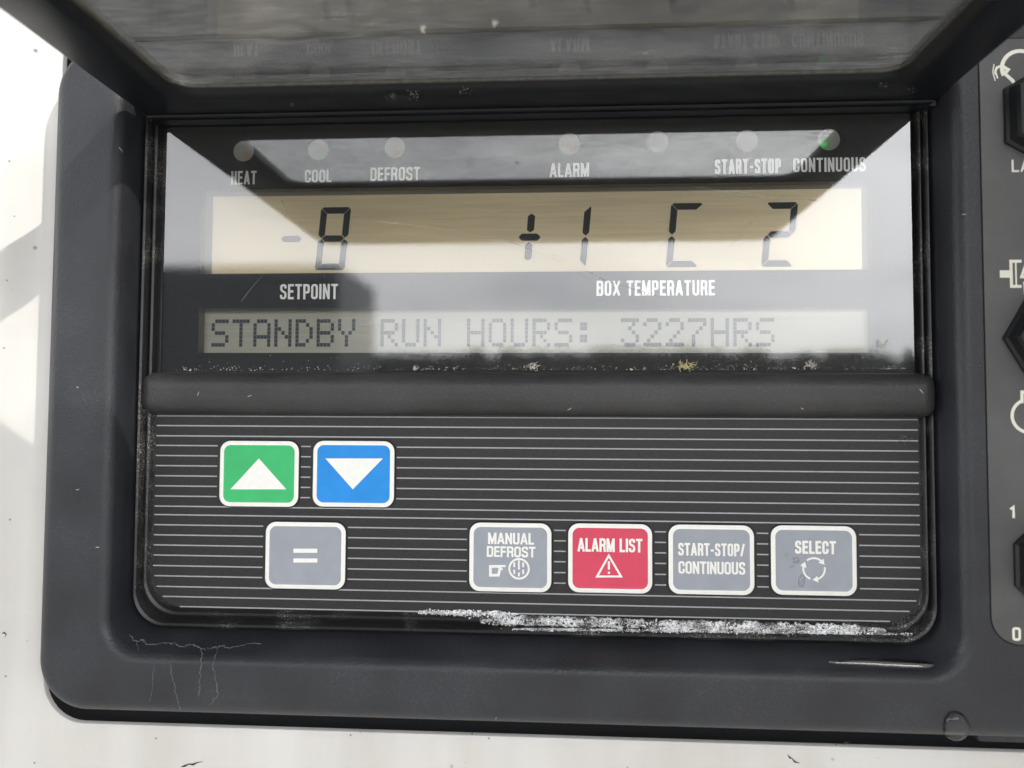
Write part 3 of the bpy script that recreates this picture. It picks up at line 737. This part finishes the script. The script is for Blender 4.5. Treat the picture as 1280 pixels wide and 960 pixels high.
# lint and dirt
def clump(px, py, r, n_f, m_, seed, flat=.35):
    rnd = random.Random(seed); p, n_ = cast(px, py, .3); t = Vector((1, 0, 0)); t = (t - n_ * t.dot(n_)).normalized(); b = n_.cross(t); mb = MB()
    for k in range(n_f):
        c = p + t * rnd.gauss(0, r * .45) + b * abs(rnd.gauss(0, r * .3)); d = Vector((rnd.gauss(0, 1), 0, rnd.gauss(0, 1))).normalized(); pts = []
        for j in range(5):
            pts.append(c + n_ * (.3 + rnd.random() * r * flat)); d = (d + Vector((rnd.gauss(0, .5), 0, rnd.gauss(0, .5)))).normalized(); c = c + d * r * .2
        mb.tube(pts, rnd.uniform(.16, .4), 0, 4)
    for k in range(n_f // 2):
        c = p + t * rnd.gauss(0, r * .5) + b * abs(rnd.gauss(0, r * .2)); mb.ball(c, rnd.uniform(.3, r * .11), 0, 6, 4, (1.3, .6, .8))
    return mb, p
for i, (px, py, r, nf, m_, lab) in enumerate(((857, 459, 9, 26, m_yel, 'yellowish clump of lint on the ledge below the screen'), (664, 461, 8, 16, m_dust, 'pale wisp of lint midway along the ledge below the text screen'),
        (1012, 458, 7, 14, m_dust, 'pale crumb of lint by the far end of the ledge below the screen'), (1101, 432, 8, 12, m_dust, 'pale curl of lint beside the end of the text screen'),
        (519, 461, 5, 10, m_dust, 'small pale lint under the word RUN of the text screen'), (1128, 552, 8, 9, m_stain, 'grey thread stuck at the keypad corner below the bar'))):
    mb, p = clump(px, py, r, nf, m_, 40 + i); tag(mb.build('lint', m_, None, 0, origin=p), lab, 'lint', 'lint on the panel')
gr = MB(); rnd = random.Random(21)
for k in range(420):
    x = rnd.uniform(212, 1132); y = 463.5 - (x - 212) * .002 - abs(rnd.gauss(0, 2.2 if rnd.random() < .7 else 7)); p, n_ = cast(x, y, .1)
    gr.ball(p, rnd.uniform(.2, .55) * (1.8 if rnd.random() < .06 else 1), 0, 5, 3, (rnd.uniform(.7, 2.2), .6, rnd.uniform(.6, 1.3)))
tag(gr.build('grit', m_dust, None, 0), 'fine pale grit strewn along the lower edge of the display glass', 'grit', None, 'stuff')
for px, py, a, lab in ((527, 34, .6, 'small pale fleck on the raised clear window'), (618, 31, -.9, 'bright ragged fleck on the raised clear window')):
    d = ray(px, py); t = (CZ + 10.5) / d.z; p = Vector((0, -D, 0)) + d * t; mb = MB(); rnd = random.Random(px)
    for k in range(9):
        b = a + rnd.gauss(0, .5); l_ = rnd.uniform(2, 6); q = p + Vector((rnd.gauss(0, 1.5), rnd.gauss(0, 3), 0))
        mb.tube([q, q + Vector((math.cos(b) * l_ * .5, math.sin(b) * l_, -rnd.random())), q + Vector((math.cos(b) * l_, math.sin(b) * l_ * 2.2, -rnd.random()))], [.3, .7, .2], 0, 4)
    tag(mb.build('lint', m_dust, None, 0, origin=p), lab, 'lint', 'lint on the panel')
# dried stains and scuffs belong to the housing's surface
st = MB()
def stain(pts, t, jit=1.6, seed=0, n=11):
    rnd = random.Random(seed); q = []
    for (a, b) in zip(pts, pts[1:]):
        for i in range(n):
            s_ = i / n; x = a[0] + (b[0] - a[0]) * s_ + rnd.gauss(0, jit); y = a[1] + (b[1] - a[1]) * s_ + rnd.gauss(0, jit)
            q.append(cast(x, y, .12)[0])
    st.tube(q, [t * rnd.uniform(.2, .95) for _ in q], 0, 4)
stain([(161, 793), (170, 802), (178, 800), (184, 806), (215, 804), (228, 809), (240, 805), (252, 811), (275, 808), (285, 809), (330, 803)], 1.1, 1.0, 1)
stain([(170, 802), (174, 814)], .8, .7, 2); stain([(252, 812), (252, 830), (250, 850), (248, 872)], .9, .8, 3); stain([(272, 812), (266, 830), (270, 852), (273, 868), (262, 882)], .9, .8, 4)
stain([(212, 828), (216, 850), (222, 875), (225, 888)], .7, .8, 5); stain([(193, 832), (190, 860), (187, 880)], .5, .6, 6)
tag(st.build('dried_streaks', m_stain, panel, 0), 'pale dried water streaks')
rnd = random.Random(11)
for (px, py, l, a) in ((97, 612, 4, .3), (122, 684, 5, .1), (620, 898, 3, 1.3), (1152, 489, 8, -.9), (248, 492, 5, 1.1), (312, 495, 5, .2), (712, 511, 6, .5), (1003, 511, 4, -.4), (1205, 268, 5, .2), (97, 484, 3, -.6), (151, 187, 9, -.9)):
    q = [cast(px + l * s_ * math.cos(a), py - l * s_ * math.sin(a) + rnd.gauss(0, .3), .1)[0] for s_ in (-.5, -.2, .1, .5)]
    sc = MB(); sc.tube(q, [.15, .34, .3, .12], 0, 4); sc.build('scuff_mark', m_dust, panel, 0)
# spots on the cover's hinge bar and window
for (px, py, r, k) in ((490, 120, 7, 34), (517, 120, 8, 40), (580, 114, 8, 16), (365, 130, 3, 12), (1105, 105, 8, 14), (1140, 112, 6, 10)):
    sp = MB()
    for _ in range(k):
        p, n_ = cast(px + rnd.gauss(0, r * .45), py + rnd.gauss(0, r * .35), .05); sp.ball(p, rnd.uniform(.3, .8), 0, 5, 3, (1.4, 1, 1))
    sp.build('dirt_patch', m_stain, cover, 0)
# long hairline scratches on the display glass
m_scr = clear('hairline_scratch', (1, 1, 1), 1.2, .28, .1, False, (.8, .8, .78))
for pts in ([(470, 276), (545, 285), (640, 303), (700, 327), (745, 355)], [(690, 318), (760, 352), (850, 378)], [(352, 250), (357, 262), (356, 275)], [(395, 398), (430, 405), (470, 407)], [(950, 262), (930, 290), (910, 312)], [(330, 342), (310, 365), (300, 380)], [(860, 232), (960, 246), (1040, 252)], [(560, 252), (600, 262), (650, 266)]):
    sc = MB(); q = []
    for a, b in zip(pts, pts[1:]):
        for i in range(5): q.append((a[0] + (b[0] - a[0]) * i / 5, a[1] + (b[1] - a[1]) * i / 5))
    sc.ribbon([P(x, y, 7.1) for x, y in q], .8, 7.1, 0); sc.build('scratch', m_scr, display, 0)
# chips in the white wall
for i, (pts, w_) in enumerate((([(226, 958), (231, 957.5), (236, 955), (242, 955.5), (247, 953), (254, 952)], 1.3), ([(984, 943), (987, 947), (990, 948), (993, 952), (1000, 954)], 1.2), ([(1054, 931), (1057, 928.5), (1062, 927)], .8), ([(2, 792), (5, 790.5), (8, 793), (6, 797)], 1.1))):
    c_ = MB(); q = [cast(x, y, .1)[0] for x, y in pts]; c_.tube(q, [w_ * (.15 if j in (0, len(q) - 1) else .5 + .5 * (j % 2)) for j in range(len(q))], 0, 5); c_.build('paint_chip', m_chip, wall, 0)

# ------------------------------------------------------------------ what the glass mirrors, and an unseen panel added for shade
m_dw = simple('white_blocker_paint', (.72, .71, .69), .4, .5, .05, 20)
blocker = empty('sun_blocker', (1012, 0, -420)); tag(blocker, 'tall white board added out of view to block the sun from the panel', 'blocker')  # added out of view to keep direct sun off display, keypad and label
dd = MB(); dd.box(1000, 1026, -1180, -62, -420, 2060); dd.build('blocker_panel', m_dw, blocker, 0)
dd = MB(); dd.tube([(990, -900, -300), (985, -900, -280), (985, -900, -120), (990, -900, -100)], 9, 0, 8); dd.build('blocker_handle', m_knob, blocker)
m_tr = simple('dark_trailer_side', (.035, .04, .05), .4, .5, .2, .6); m_ty = simple('tyre_rubber', (.02, .02, .02), .8, .3, .2, 8)
mm = 1 / U
tr = empty('parked_trailer', (-9 * mm, -13 * mm, GZ)); tag(tr, 'dark parked trailer mirrored at one side of the display glass', 'trailer')
tb = MB(); tb.box(-16 * mm, -3.75 * mm, -15 * mm, -12.5 * mm, GZ + 1.1 * mm, GZ + 4.05 * mm); tb.build('body', m_tr, tr, 0)
for k in range(3):
    wv = MB(); x = (-8.5 + 1.35 * k) * mm
    pts = [(x + .5 * mm * math.cos(a * math.pi / 12), GZ + .5 * mm + .5 * mm * math.sin(a * math.pi / 12)) for a in range(24)]
    wv.prism(pts, 12.5 * mm, 12.85 * mm); wv.build('wheel', m_ty, tr)
hg = MB(); rnd = random.Random(5)
m_hg = simple('dark_foliage', (.035, .05, .025), .8, .2, .4, 3)
for k in range(2600):
    a = rnd.uniform(-1.0, 1.0); r_ = 28 * mm; x = r_ * math.tan(a); z = GZ + rnd.random() ** .55 * (3.75 + .1 * math.sin(a * 9)) * mm
    hg.ball((x, -r_ - rnd.uniform(0, 2) * mm, z), rnd.uniform(.3, .5) * mm, 0, 6, 4)
tag(hg.build('hedge', m_hg, None, 0), 'far dark hedge mirrored low in the display glass', 'hedge', None, 'stuff')
